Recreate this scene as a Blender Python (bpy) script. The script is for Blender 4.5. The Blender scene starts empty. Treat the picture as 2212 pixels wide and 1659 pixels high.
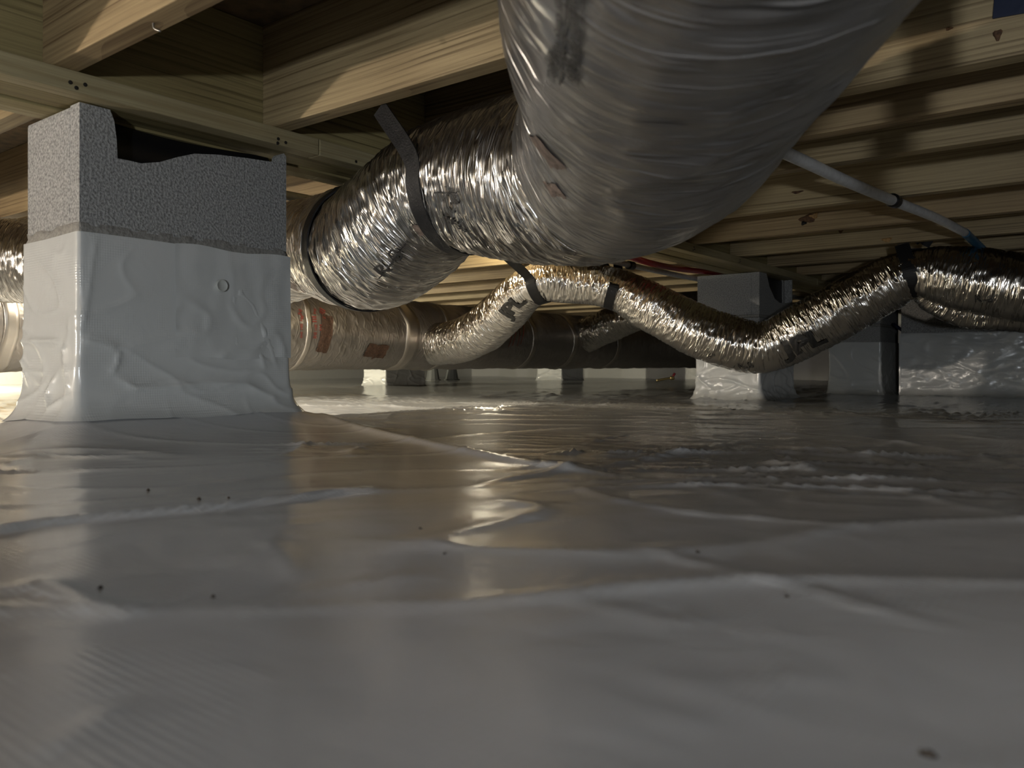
import bpy, math, random
import numpy as np
from mathutils import Vector

# ------------------------------------------------------------------ scene, camera, light
scene = bpy.context.scene
col = scene.collection
scene.view_settings.view_transform = 'Standard'
scene.view_settings.look = 'None'
scene.view_settings.gamma = 1.0
scene.view_settings.use_curve_mapping = False
scene.view_settings.exposure = 0.32

F = 1720.0            # focal length in pixels of the 2212 x 1659 frame
CX, HY = 1106.0, 788.0
CAMZ = 0.172
YAW = math.radians(37.6)
FW = np.array([-math.sin(YAW), math.cos(YAW), 0.0])
RT = np.array([math.cos(YAW), math.sin(YAW), 0.0])
UP = np.array([0.0, 0.0, 1.0])

cam_d = bpy.data.cameras.new('camera')
cam_d.sensor_width = 36.0
cam_d.lens = F / 2212.0 * 36.0
cam_d.shift_y = (HY - 829.5) / 2212.0
cam_d.clip_start = 0.01
cam_d.dof.use_dof = True
cam_d.dof.focus_distance = 1.9
cam_d.dof.aperture_fstop = 10.0
cam = bpy.data.objects.new('camera', cam_d)
cam.location = (0, 0, CAMZ)
cam.rotation_euler = (math.radians(90), 0, YAW)
col.objects.link(cam)
scene.camera = cam

world = bpy.data.worlds.new('world')
scene.world = world
world.use_nodes = True
world.node_tree.nodes['Background'].inputs[0].default_value = (0.5, 0.55, 0.6, 1)
world.node_tree.nodes['Background'].inputs[1].default_value = 0.02

def lamp(name, loc, power, color, radius, aim=None, size=140, blend=0.6):
    if aim is None:
        l = bpy.data.lights.new(name, 'POINT')
    else:
        l = bpy.data.lights.new(name, 'SPOT')
        l.spot_size = math.radians(size); l.spot_blend = blend
    l.energy = power; l.color = color; l.shadow_soft_size = radius
    o = bpy.data.objects.new(name, l)
    o.location = loc
    if aim is not None:
        o.rotation_euler = (Vector(aim) - Vector(loc)).to_track_quat('-Z', 'Y').to_euler()
    col.objects.link(o)
    return o

lamp('work_lamp_warm', (-2.35, -2.40, 0.12), 135.0, (1.0, 0.89, 0.76), 0.035)
lamp('work_lamp_cool', (0.66, -1.28, 0.09), 50.0, (0.88, 0.94, 1.0), 0.035)
lamp('work_lamp_middle', (-2.74, 1.60, 0.62), 24.0, (1.0, 0.92, 0.76), 0.05)
lamp('added_far_fill', (-2.20, 2.62, 0.72), 4.0, (1.0, 0.90, 0.66), 0.06)  # unseen fill light added between joists to brighten the far floor and arch
lamp('work_lamp_distant', (-6.3, 1.2, 0.45), 330.0, (1.0, 0.92, 0.70), 0.05)
lamp('head_lamp', (0.30, -0.24, 0.36), 6.5, (0.93, 0.96, 1.0), 0.05)
scene.cycles.adaptive_threshold = 0.05
scene.cycles.max_bounces = 5
scene.cycles.diffuse_bounces = 2
scene.cycles.glossy_bounces = 3
scene.cycles.transmission_bounces = 2
scene.cycles.caustics_reflective = False
scene.cycles.caustics_refractive = False

# ------------------------------------------------------------------ helpers
def P(px, py, D):
    v = FW * D + RT * ((px - CX) / F * D) + UP * ((HY - py) / F * D)
    return np.array([v[0], v[1], v[2] + CAMZ])
def ray(px, py):
    return FW + RT * ((px - CX) / F) + UP * ((HY - py) / F)
def hit(px, py, axis, val):
    d = ray(px, py); o = (0, 0, CAMZ)
    t = (val - o[axis]) / d[axis]
    return np.array([d[0] * t, d[1] * t, CAMZ + d[2] * t])
def project(p):
    p = np.asarray(p) - np.array([0, 0, CAMZ])
    D = p @ FW
    return CX + F * (p @ RT) / D, HY - F * p[..., 2] / D, D

_rs = np.random.RandomState(7)
_perm = np.concatenate([_rs.permutation(256)] * 3)
_grad = _rs.normal(size=(256, 3)); _grad /= np.linalg.norm(_grad, axis=1)[:, None]
def noise(x, y, z):
    x, y, z = np.broadcast_arrays(np.asarray(x, float), np.asarray(y, float), np.asarray(z, float))
    xi, yi, zi = np.floor(x).astype(int), np.floor(y).astype(int), np.floor(z).astype(int)
    xf, yf, zf = x - xi, y - yi, z - zi
    u, v, w = [t * t * t * (t * (t * 6 - 15) + 10) for t in (xf, yf, zf)]
    def g(dx, dy, dz):
        h = _perm[_perm[_perm[(xi + dx) & 255] + ((yi + dy) & 255)] + ((zi + dz) & 255)]
        G = _grad[h]
        return G[..., 0] * (xf - dx) + G[..., 1] * (yf - dy) + G[..., 2] * (zf - dz)
    def l(a, b, t): return a + (b - a) * t
    return 1.6 * l(l(l(g(0,0,0), g(1,0,0), u), l(g(0,1,0), g(1,1,0), u), v),
                   l(l(g(0,0,1), g(1,0,1), u), l(g(0,1,1), g(1,1,1), u), v), w)
def sstep(a, b, x):
    t = np.clip((np.asarray(x, float) - a) / (b - a), 0, 1)
    return t * t * (3 - 2 * t)

def mesh_obj(name, verts, faces, mat, parent=None, smooth=False, uv=None):
    me = bpy.data.meshes.new(name)
    me.from_pydata([tuple(map(float, v)) for v in verts], [], [tuple(map(int, f)) for f in faces])
    me.update()
    if smooth:
        me.polygons.foreach_set('use_smooth', [True] * len(me.polygons))
    if mat: me.materials.append(mat)
    if uv is not None:
        lay = me.uv_layers.new(name='UVMap')
        idx = np.empty(len(me.loops), int); me.loops.foreach_get('vertex_index', idx)
        lay.data.foreach_set('uv', np.asarray(uv, np.float32)[idx].ravel())
    o = bpy.data.objects.new(name, me)
    col.objects.link(o)
    if parent is not None: o.parent = parent
    return o
def grid_mesh(name, V, mat, parent=None, wrap_u=False, uv=None, smooth=True):
    """V: array (nu, nv, 3); wrap_u closes the second index."""
    nu, nv = V.shape[:2]
    idx = np.arange(nu * nv).reshape(nu, nv)
    if wrap_u:
        nx = np.roll(idx, -1, axis=1); a, b, c, d = idx[:-1], nx[:-1], nx[1:], idx[1:]
    else:
        a, b, c, d = idx[:-1, :-1], idx[:-1, 1:], idx[1:, 1:], idx[1:, :-1]
    Q = np.stack([a, b, c, d], -1).reshape(-1, 4).astype(np.int32)
    me = bpy.data.meshes.new(name)
    me.vertices.add(nu * nv); me.vertices.foreach_set('co', V.reshape(-1).astype(np.float32))
    me.loops.add(Q.size); me.loops.foreach_set('vertex_index', Q.ravel())
    me.polygons.add(len(Q))
    me.polygons.foreach_set('loop_start', np.arange(0, Q.size, 4, dtype=np.int32))
    me.update(calc_edges=True); me.validate()
    me.polygons.foreach_set('use_smooth', np.full(len(me.polygons), smooth))
    if uv is not None:
        lay = me.uv_layers.new(name='UVMap')
        lay.data.foreach_set('uv', uv.reshape(-1, 2)[Q.ravel()].astype(np.float32).ravel())
    me.materials.append(mat)
    o = bpy.data.objects.new(name, me); col.objects.link(o)
    if parent is not None: o.parent = parent
    return o
def box(name, lo, hi, mat, parent=None, bevel=0.0, origin=None):
    x0, y0, z0 = lo; x1, y1, z1 = hi
    c = np.array(origin if origin is not None else (0, 0, 0), float)
    if bevel <= 0:
        v = [(x0,y0,z0),(x1,y0,z0),(x1,y1,z0),(x0,y1,z0),(x0,y0,z1),(x1,y0,z1),(x1,y1,z1),(x0,y1,z1)]
        f = [(0,3,2,1),(4,5,6,7),(0,1,5,4),(1,2,6,5),(2,3,7,6),(3,0,4,7)]
        o = mesh_obj(name, np.array(v) - c, f, mat, parent)
    else:
        import bmesh
        bm = bmesh.new(); bmesh.ops.create_cube(bm, size=1.0)
        for q in bm.verts:
            q.co = Vector((x0 + (q.co.x + .5) * (x1 - x0) - c[0], y0 + (q.co.y + .5) * (y1 - y0) - c[1], z0 + (q.co.z + .5) * (z1 - z0) - c[2]))
        bmesh.ops.bevel(bm, geom=list(bm.edges), offset=bevel, segments=2, affect='EDGES', profile=.5)
        me = bpy.data.meshes.new(name); bm.to_mesh(me); bm.free(); me.materials.append(mat)
        o = bpy.data.objects.new(name, me); col.objects.link(o)
        if parent is not None: o.parent = parent
    if origin is not None and parent is None: o.location = origin
    return o
def prism(name, poly, depth_vec, mat, parent=None):
    """poly: list of 3-D points (planar loop), extruded by depth_vec."""
    n = len(poly); a = [np.array(p, float) for p in poly]; b = [p + np.array(depth_vec) for p in a]
    f = [tuple(range(n)), tuple(range(2 * n - 1, n - 1, -1))]
    f += [(i, i + n, (i + 1) % n + n, (i + 1) % n) for i in range(n)]
    o = mesh_obj(name, a + b, f, mat, parent)
    import bmesh
    bm = bmesh.new(); bm.from_mesh(o.data); bmesh.ops.recalc_face_normals(bm, faces=bm.faces); bm.to_mesh(o.data); bm.free()
    return o
def empty(name, loc=(0, 0, 0)):
    o = bpy.data.objects.new(name, None); o.location = loc; o.empty_display_size = 0.05
    col.objects.link(o)
    return o
def tag(o, label=None, cat=None, group=None, kind=None):
    if label: o['label'] = label
    if cat: o['category'] = cat
    if group: o['group'] = group
    if kind: o['kind'] = kind
    return o

def spline(ctrl, step):
    """centripetal-ish Catmull-Rom through rows of ctrl (any width), resampled by arc length of the first 3 columns."""
    c = np.asarray(ctrl, float)
    c = np.vstack([2 * c[0] - c[1], c, 2 * c[-1] - c[-2]])
    out = []
    for i in range(1, len(c) - 2):
        p0, p1, p2, p3 = c[i - 1], c[i], c[i + 1], c[i + 2]
        k0 = np.linalg.norm(p1[:3] - p0[:3]) ** .5 + 1e-9; k1 = np.linalg.norm(p2[:3] - p1[:3]) ** .5 + 1e-9; k2 = np.linalg.norm(p3[:3] - p2[:3]) ** .5 + 1e-9
        t0, t1 = 0, k0; t2 = t1 + k1; t3 = t2 + k2
        t = np.linspace(t1, t2, 60, endpoint=False)[:, None]
        a1 = (t1 - t) / (t1 - t0) * p0 + (t - t0) / (t1 - t0) * p1
        a2 = (t2 - t) / (t2 - t1) * p1 + (t - t1) / (t2 - t1) * p2
        a3 = (t3 - t) / (t3 - t2) * p2 + (t - t2) / (t3 - t2) * p3
        b1 = (t2 - t) / (t2 - t0) * a1 + (t - t0) / (t2 - t0) * a2
        b2 = (t3 - t) / (t3 - t1) * a2 + (t - t1) / (t3 - t1) * a3
        out.append((t2 - t) / (t2 - t1) * b1 + (t - t1) / (t2 - t1) * b2)
    out = np.vstack(out + [c[-2][None]])
    s = np.concatenate([[0], np.cumsum(np.linalg.norm(np.diff(out[:, :3], axis=0), axis=1))])
    n = max(2, int(s[-1] / step) + 1)
    si = np.linspace(0, s[-1], n)
    return si, np.stack([np.interp(si, s, out[:, k]) for k in range(c.shape[1])], 1)
def tube(name, pts, r, mat, parent=None, step=0.02, nseg=14, cap=True):
    c = np.array([list(p) + [0.0] for p in pts], float)
    s, q = spline(c, step); q = q[:, :3]
    T = np.gradient(q, axis=0); T /= np.linalg.norm(T, axis=1)[:, None]
    ref = UP if abs(T[0][2]) < .9 else np.array([1.0, 0, 0])
    N = ref - (T @ ref)[:, None] * T; N /= np.linalg.norm(N, axis=1)[:, None]
    B = np.cross(T, N)
    th = np.linspace(0, 2 * np.pi, nseg, endpoint=False)
    V = q[:, None] + r * (np.cos(th)[None, :, None] * N[:, None] + np.sin(th)[None, :, None] * B[:, None])
    if cap:
        V = np.concatenate([np.repeat(q[:1][:, None], nseg, 1), V, np.repeat(q[-1:][:, None], nseg, 1)], 0)
    return grid_mesh(name, V, mat, parent, wrap_u=True)
def ribbon(name, pts, wdir, width, mat, parent=None, thick=0.003, step=0.008, twist=None):
    """flat strap following pts; wdir: one vector or one per control point."""
    W = np.asarray(wdir, float)
    if W.ndim == 1: W = np.repeat(W[None], len(pts), 0)
    c = np.hstack([np.asarray(pts, float), W])
    s, q = spline(c, step)
    C, W = q[:, :3], q[:, 3:6]
    T = np.gradient(C, axis=0); T /= np.linalg.norm(T, axis=1)[:, None]
    W = W - np.sum(W * T, 1)[:, None] * T; W /= np.linalg.norm(W, axis=1)[:, None]
    N = np.cross(T, W)
    wob = 0.0012 * noise(s * 40, 3.3, len(name))[:, None]
    h = width / 2; t = thick / 2
    V = np.stack([C - W * h - N * t, C + N * (wob - t), C + W * h - N * t, C + W * h + N * t, C + N * (wob + t), C - W * h + N * t], 1)
    V = np.concatenate([np.repeat(V[:1].mean(1, keepdims=True), 6, 1), V, np.repeat(V[-1:].mean(1, keepdims=True), 6, 1)], 0)
    return grid_mesh(name, V, mat, parent, wrap_u=True, smooth=False)

# ------------------------------------------------------------------ materials
def new_mat(name):
    m = bpy.data.materials.new(name); m.use_nodes = True
    return m, m.node_tree.nodes, m.node_tree.links, m.node_tree.nodes['Principled BSDF']
def plain(name, rgb, rough=0.5, metal=0.0, bump=0.0, bscale=200.0, var=0.0):
    m, N, L, b = new_mat(name)
    b.inputs['Base Color'].default_value = (*rgb, 1); b.inputs['Roughness'].default_value = rough; b.inputs['Metallic'].default_value = metal
    if bump or var:
        tc = N.new('ShaderNodeTexCoord'); n = N.new('ShaderNodeTexNoise'); n.inputs['Scale'].default_value = bscale; n.inputs['Detail'].default_value = 3
        L.new(tc.outputs['Object'], n.inputs['Vector'])
        if bump:
            bp = N.new('ShaderNodeBump'); bp.inputs['Strength'].default_value = bump; bp.inputs['Distance'].default_value = 0.003
            L.new(n.outputs['Fac'], bp.inputs['Height']); L.new(bp.outputs['Normal'], b.inputs['Normal'])
        if var:
            r = N.new('ShaderNodeValToRGB')
            r.color_ramp.elements[0].position = .3; r.color_ramp.elements[1].position = .7
            r.color_ramp.elements[0].color = (*[c * (1 - var) for c in rgb], 1); r.color_ramp.elements[1].color = (*[min(1, c * (1 + var)) for c in rgb], 1)
            L.new(n.outputs['Fac'], r.inputs['Fac']); L.new(r.outputs['Color'], b.inputs['Base Color'])
    return m

def wood(name, light, dark, axis='X', grain=30.0, rough=0.62):
    """sawn pine: growth lines run along the given axis."""
    m, N, L, b = new_mat(name)
    tc = N.new('ShaderNodeTexCoord'); info = N.new('ShaderNodeObjectInfo')
    add = N.new('ShaderNodeVectorMath'); add.operation = 'ADD'
    mul = N.new('ShaderNodeVectorMath'); mul.operation = 'SCALE'; mul.inputs['Scale'].default_value = 13.0
    comb = N.new('ShaderNodeCombineXYZ')
    for k in range(3): L.new(info.outputs['Random'], comb.inputs[k])
    L.new(comb.outputs[0], mul.inputs[0]); L.new(tc.outputs['Object'], add.inputs[0]); L.new(mul.outputs[0], add.inputs[1])
    def mapped(sc):
        mp = N.new('ShaderNodeMapping'); mp.inputs['Scale'].default_value = sc; L.new(add.outputs[0], mp.inputs['Vector']); return mp
    along = {'X': (1, 0), 'Y': (0, 1)}[axis]
    warp_map = mapped((1.4, 5, 5) if axis == 'X' else (5, 1.4, 5))
    wn = N.new('ShaderNodeTexNoise'); wn.inputs['Scale'].default_value = 1.0; wn.inputs['Detail'].default_value = 2
    L.new(warp_map.outputs[0], wn.inputs['Vector'])
    ring_map = mapped((.35, 1, 1) if axis == 'X' else (1, .35, 1))
    sub = N.new('ShaderNodeVectorMath'); sub.operation = 'MULTIPLY_ADD'
    sub.inputs[1].default_value = (.035, .035, .035)
    L.new(wn.outputs['Color'], sub.inputs[0]); L.new(ring_map.outputs[0], sub.inputs[2])
    wv = N.new('ShaderNodeTexWave'); wv.wave_type = 'BANDS'; wv.bands_direction = 'Z'; wv.wave_profile = 'SAW'
    wv.inputs['Scale'].default_value = grain; wv.inputs['Distortion'].default_value = .7; wv.inputs['Detail'].default_value = 2; wv.inputs['Detail Scale'].default_value = .6
    L.new(sub.outputs[0], wv.inputs['Vector'])
    rp = N.new('ShaderNodeValToRGB')
    e = rp.color_ramp.elements
    e[0].position = 0.0; e[0].color = (*light, 1); e[1].position = 1.0; e[1].color = (*dark, 1)
    m1 = rp.color_ramp.elements.new(.55); m1.color = (*[l * .8 + d * .2 for l, d in zip(light, dark)], 1)
    gm = mapped((.9, 75, 120) if axis == 'X' else (75, .9, 120))
    gn = N.new('ShaderNodeTexNoise'); gn.inputs['Scale'].default_value = 1.0; gn.inputs['Detail'].default_value = 2
    L.new(gm.outputs[0], gn.inputs['Vector'])
    gr = N.new('ShaderNodeMapRange'); gr.inputs['From Min'].default_value = .34; gr.inputs['From Max'].default_value = .66; L.new(gn.outputs['Fac'], gr.inputs['Value'])
    gx_ = N.new('ShaderNodeMix'); gx_.inputs[0].default_value = .6; L.new(wv.outputs['Fac'], gx_.inputs[2]); L.new(gr.outputs[0], gx_.inputs[3])
    L.new(gx_.outputs[0], rp.inputs['Fac'])
    fib_map = mapped((6, 260, 260) if axis == 'X' else (260, 6, 260))
    fn = N.new('ShaderNodeTexNoise'); fn.inputs['Scale'].default_value = 1.0; fn.inputs['Detail'].default_value = 3
    L.new(fib_map.outputs[0], fn.inputs['Vector'])
    big = N.new('ShaderNodeTexNoise'); big.inputs['Scale'].default_value = 3.0; L.new(add.outputs[0], big.inputs['Vector'])
    mx = N.new('ShaderNodeMix'); mx.data_type = 'RGBA'; mx.blend_type = 'MULTIPLY'; mx.inputs[0].default_value = .55
    fr = N.new('ShaderNodeValToRGB'); fr.color_ramp.elements[0].position = .25; fr.color_ramp.elements[0].color = (.45, .42, .38, 1); fr.color_ramp.elements[1].position = .7
    L.new(fn.outputs['Fac'], fr.inputs['Fac'])
    L.new(rp.outputs['Color'], mx.inputs[6]); L.new(fr.outputs['Color'], mx.inputs[7])
    mx2 = N.new('ShaderNodeMix'); mx2.data_type = 'RGBA'; mx2.blend_type = 'MULTIPLY'; mx2.inputs[0].default_value = .7
    br = N.new('ShaderNodeValToRGB'); br.color_ramp.elements[0].position = .3; br.color_ramp.elements[0].color = (.6, .55, .5, 1); br.color_ramp.elements[1].position = .65
    L.new(big.outputs['Fac'], br.inputs['Fac']); L.new(mx.outputs[2], mx2.inputs[6]); L.new(br.outputs['Color'], mx2.inputs[7])
    L.new(mx2.outputs[2], b.inputs['Base Color'])
    b.inputs['Roughness'].default_value = rough
    bp = N.new('ShaderNodeBump'); bp.inputs['Strength'].default_value = .35; bp.inputs['Distance'].default_value = .002
    L.new(wv.outputs['Fac'], bp.inputs['Height'])
    L.new(bp.outputs['Normal'], b.inputs['Normal'])
    return m

def liner(name, rgb, rough=0.26, scrim=0.25, crinkle=0.3):
    """reinforced white poly sheet: woven scrim that comes and goes, fine crinkles, a few dirt smears."""
    m, N, L, b = new_mat(name)
    tc = N.new('ShaderNodeTexCoord')
    sep = N.new('ShaderNodeSeparateXYZ'); L.new(tc.outputs['Object'], sep.inputs[0])
    acc = None
    for k in range(3):
        ml = N.new('ShaderNodeMath'); ml.operation = 'MULTIPLY'; ml.inputs[1].default_value = 1500.0; L.new(sep.outputs[k], ml.inputs[0])
        sn = N.new('ShaderNodeMath'); sn.operation = 'SINE'; L.new(ml.outputs[0], sn.inputs[0])
        if acc is None: acc = sn
        else:
            ad = N.new('ShaderNodeMath'); ad.operation = 'ADD'; L.new(acc.outputs[0], ad.inputs[0]); L.new(sn.outputs[0], ad.inputs[1]); acc = ad
    cn = N.new('ShaderNodeTexNoise'); cn.inputs['Scale'].default_value = 14; cn.inputs['Detail'].default_value = 3; cn.inputs['Distortion'].default_value = .8
    L.new(tc.outputs['Object'], cn.inputs['Vector'])
    mr = N.new('ShaderNodeMapRange'); mr.inputs['From Min'].default_value = .45; mr.inputs['From Max'].default_value = .6; mr.inputs['To Max'].default_value = .00012 * scrim / .22
    L.new(cn.outputs['Fac'], mr.inputs['Value'])
    ma = N.new('ShaderNodeMath'); ma.operation = 'MULTIPLY'; L.new(acc.outputs[0], ma.inputs[0]); L.new(mr.outputs[0], ma.inputs[1])
    mc = N.new('ShaderNodeMath'); mc.operation = 'MULTIPLY_ADD'; mc.inputs[1].default_value = .012 * crinkle; L.new(cn.outputs['Fac'], mc.inputs[0]); L.new(ma.outputs[0], mc.inputs[2])
    bp = N.new('ShaderNodeBump'); bp.inputs['Strength'].default_value = 1.0; bp.inputs['Distance'].default_value = 1.0
    L.new(mc.outputs[0], bp.inputs['Height']); L.new(bp.outputs['Normal'], b.inputs['Normal'])
    b.inputs['Base Color'].default_value = (*rgb, 1)
    b.inputs['Roughness'].default_value = rough
    b.inputs['Specular IOR Level'].default_value = .6
    return m

def foil(name, rgb, rough, bump, su=110.0, sv=9.0, metal=1.0):
    """crinkled metallised jacket: creases run round the duct (uv: u = metres along, v = metres round)."""
    m, N, L, b = new_mat(name)
    tc = N.new('ShaderNodeTexCoord'); mp = N.new('ShaderNodeMapping'); mp.inputs['Scale'].default_value = (su, sv, 1)
    L.new(tc.outputs['UV'], mp.inputs['Vector'])
    n = N.new('ShaderNodeTexNoise'); n.noise_dimensions = '2D'; n.noise_type = 'RIDGED_MULTIFRACTAL'; n.normalize = True
    n.inputs['Scale'].default_value = 1; n.inputs['Detail'].default_value = 3; n.inputs['Distortion'].default_value = .9; n.inputs['Roughness'].default_value = .55
    L.new(mp.outputs[0], n.inputs['Vector'])
    bp = N.new('ShaderNodeBump'); bp.inputs['Strength'].default_value = bump; bp.inputs['Distance'].default_value = .006
    L.new(n.outputs['Fac'], bp.inputs['Height']); L.new(bp.outputs['Normal'], b.inputs['Normal'])
    b.inputs['Base Color'].default_value = (*rgb, 1); b.inputs['Metallic'].default_value = metal; b.inputs['Roughness'].default_value = rough
    return m

M = {}
M['joist'] = wood('joist_pine', (.52, .405, .22), (.17, .115, .05), 'X', 36)
M['joist_b'] = wood('joist_pine_warm', (.54, .40, .21), (.20, .125, .055), 'X', 30)
M['girder'] = wood('girder_pine', (.43, .355, .165), (.18, .14, .055), 'Y', 26)
M['ledger'] = wood('ledger_pine', (.54, .465, .27), (.40, .32, .16), 'Y', 14)
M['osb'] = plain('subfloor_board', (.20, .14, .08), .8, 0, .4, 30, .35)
M['liner'] = liner('white_liner', (.65, .66, .67), .18, .05, .07)
M['wrap'] = liner('white_pier_wrap', (.66, .67, .65), .2, .12, .10)
M['wall_liner'] = liner('white_wall_liner', (.60, .60, .58), .3, .1, .2)
M['block'] = plain('concrete_block', (.37, .365, .35), .95, 0, 1.0, 240, .45)
M['mortar'] = plain('mortar', (.31, .295, .265), .95, 0, .8, 160, .2)
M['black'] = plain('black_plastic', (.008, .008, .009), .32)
M['strap'] = plain('black_strap', (.007, .007, .008), .55, 0, .3, 300)
M['foil'] = foil('flex_foil', (.74, .71, .67), .21, 1.0, 150, 9)
M['foil_soft'] = foil('branch_foil', (.80, .77, .73), .17, 1.0, 130, 13)
M['sleeve'] = foil('sleeve_film', (.40, .395, .39), .29, .7, 85, 7, .85)
M['trunk'] = foil('trunk_wrap_foil', (.36, .33, .30), .45, .55, 34, 18, .85)
M['tape'] = foil('foil_tape', (.52, .48, .43), .4, .25, 50, 50)
M['scuff'] = plain('scuffed_print', (.20, .155, .13), .6, .3, .5, 120, .5)
M['kraft'] = plain('torn_kraft_paper', (.10, .055, .035), .9, 0, .5, 120, .4)
M['ink'] = plain('black_ink', (.035, .033, .03), .55)
M['red_ink'] = plain('red_ink', (.30, .05, .035), .6)
M['pipe'] = plain('white_pipe', (.58, .58, .58), .35, 0, .1, 60, .12)
M['red'] = plain('red_pipe', (.33, .012, .025), .35)
M['blue'] = plain('blue_pipe', (.03, .13, .24), .4)
M['blue_dark'] = plain('blue_tape', (.010, .016, .04), .5, 0, .2, 60)
M['steel'] = plain('nail_steel', (.05, .045, .04), .5, .6)
M['nailhead'] = plain('nail_head', (.35, .33, .30), .35, .9)
M['brass'] = plain('brass', (.55, .42, .18), .35, .9)
M['grey'] = plain('grey_plastic', (.22, .23, .22), .55)
M['dirt'] = plain('dirt_speck', (.03, .022, .015), .9)
M['knot'] = plain('wood_knot', (.10, .050, .022), .8, 0, .8, 150, .5)
M['splinter'] = plain('splintered_wood', (.42, .25, .10), .8, 0, .8, 150, .4)
M['patch'] = plain('clear_washer', (.60, .61, .57), .35)

# ------------------------------------------------------------------ the floor liner (ground sheet)
PIER_X0, PIER_X1, PIER_Y0, PIER_Y1 = -1.521, -1.321, 0.585, 0.980   # near block pier
ZG = 0.592                                                           # underside of the girder = top of the piers
ZJ = 0.626                                                           # underside of the joists
ZS = 0.827                                                           # underside of the subfloor
FP_X0, FP_X1, FP_Y0, FP_Y1 = -1.605, -1.305, 3.52, 3.97              # second pier under the girder

def polyline_dist(x, y, pts):
    best = np.full(x.shape, 1e9); side = np.zeros(x.shape); par = np.zeros(x.shape)
    n = len(pts) - 1
    for i in range(n):
        a, b = np.array(pts[i][:2]), np.array(pts[i + 1][:2]); d = b - a; L2 = d @ d
        t = np.clip(((x - a[0]) * d[0] + (y - a[1]) * d[1]) / L2, 0, 1)
        dx, dy = x - a[0] - t * d[0], y - a[1] - t * d[1]
        r = np.hypot(dx, dy); k = r < best
        best = np.where(k, r, best); side = np.where(k, np.sign(d[0] * dy - d[1] * dx), side); par = np.where(k, (i + t) / n, par)
    return best, side, par
def flo(pts, z=0.055): return [hit(a, b, 2, z) for a, b in pts]
RIDGES = [  # (pixel polyline seen in the photograph, half width, height)
    (flo([(632, 900), (760, 925), (960, 975), (1150, 1015), (1420, 1046)]), .050, .024),
    (flo([(1000, 1066), (1130, 1040), (1260, 1018), (1450, 985), (1680, 945)]), .024, .013),
    (flo([(1180, 1045), (1330, 1090), (1500, 1120), (1720, 1140), (1910, 1155)]), .010, .006),
    (flo([(1310, 1165), (1500, 1225), (1650, 1255), (1830, 1300), (2090, 1375)]), .008, .004),
    (flo([(1160, 1275), (1330, 1310), (1450, 1338), (1560, 1335)]), .006, .004),
    (flo([(560, 1165), (620, 1210), (650, 1260)]), .007, .004),
    (flo([(620, 1295), (760, 1265), (960, 1235)]), .008, .004),
    (flo([(-40, 1280), (90, 1262), (210, 1310), (330, 1330)]), .016, .008),
    (flo([(60, 1630), (180, 1570), (330, 1490)]), .008, .003),
    (flo([(1220, 1470), (1380, 1520), (1560, 1580)]), .006, .002),
    (flo([(1480, 1455), (1640, 1475), (1860, 1440)]), .006, .002),
    (flo([(1400, 1052), (1560, 1060), (1870, 1082)]), .008, .006),
    (flo([(1480, 1000), (1600, 1020), (1740, 1075)]), .010, .007),
]
LAP = flo([(-160, 1180), (60, 1140), (270, 1124), (500, 1107), (700, 1083), (860, 1066)])
CRINKLE = [(hit(px, py, 2, .055), r) for px, py, r in ((1650, 1010, .22), (1480, 960, .25), (1800, 1090, .14), (1560, 1100, .10), (690, 975, .10), (700, 1130, .07), (840, 1180, .05), (1310, 1220, .07), (1520, 1240, .07),
    (1950, 980, .30), (2150, 1100, .14), (1480, 1335, .05), (1130, 1130, .06), (60, 1000, .15), (80, 1330, .06), (1450, 1540, .035), (1600, 1470, .035), (620, 1210, .04))]
def rect_dist(x, y, x0, x1, y0, y1):
    dx = np.maximum(np.maximum(x0 - x, x - x1), 0); dy = np.maximum(np.maximum(y0 - y, y - y1), 0)
    return np.hypot(dx, dy)
def floor_base(x, y):
    m = sstep(-1.95, -1.42, x) * (1 - sstep(1.5, 3.3, y))
    return .054 * m
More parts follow.
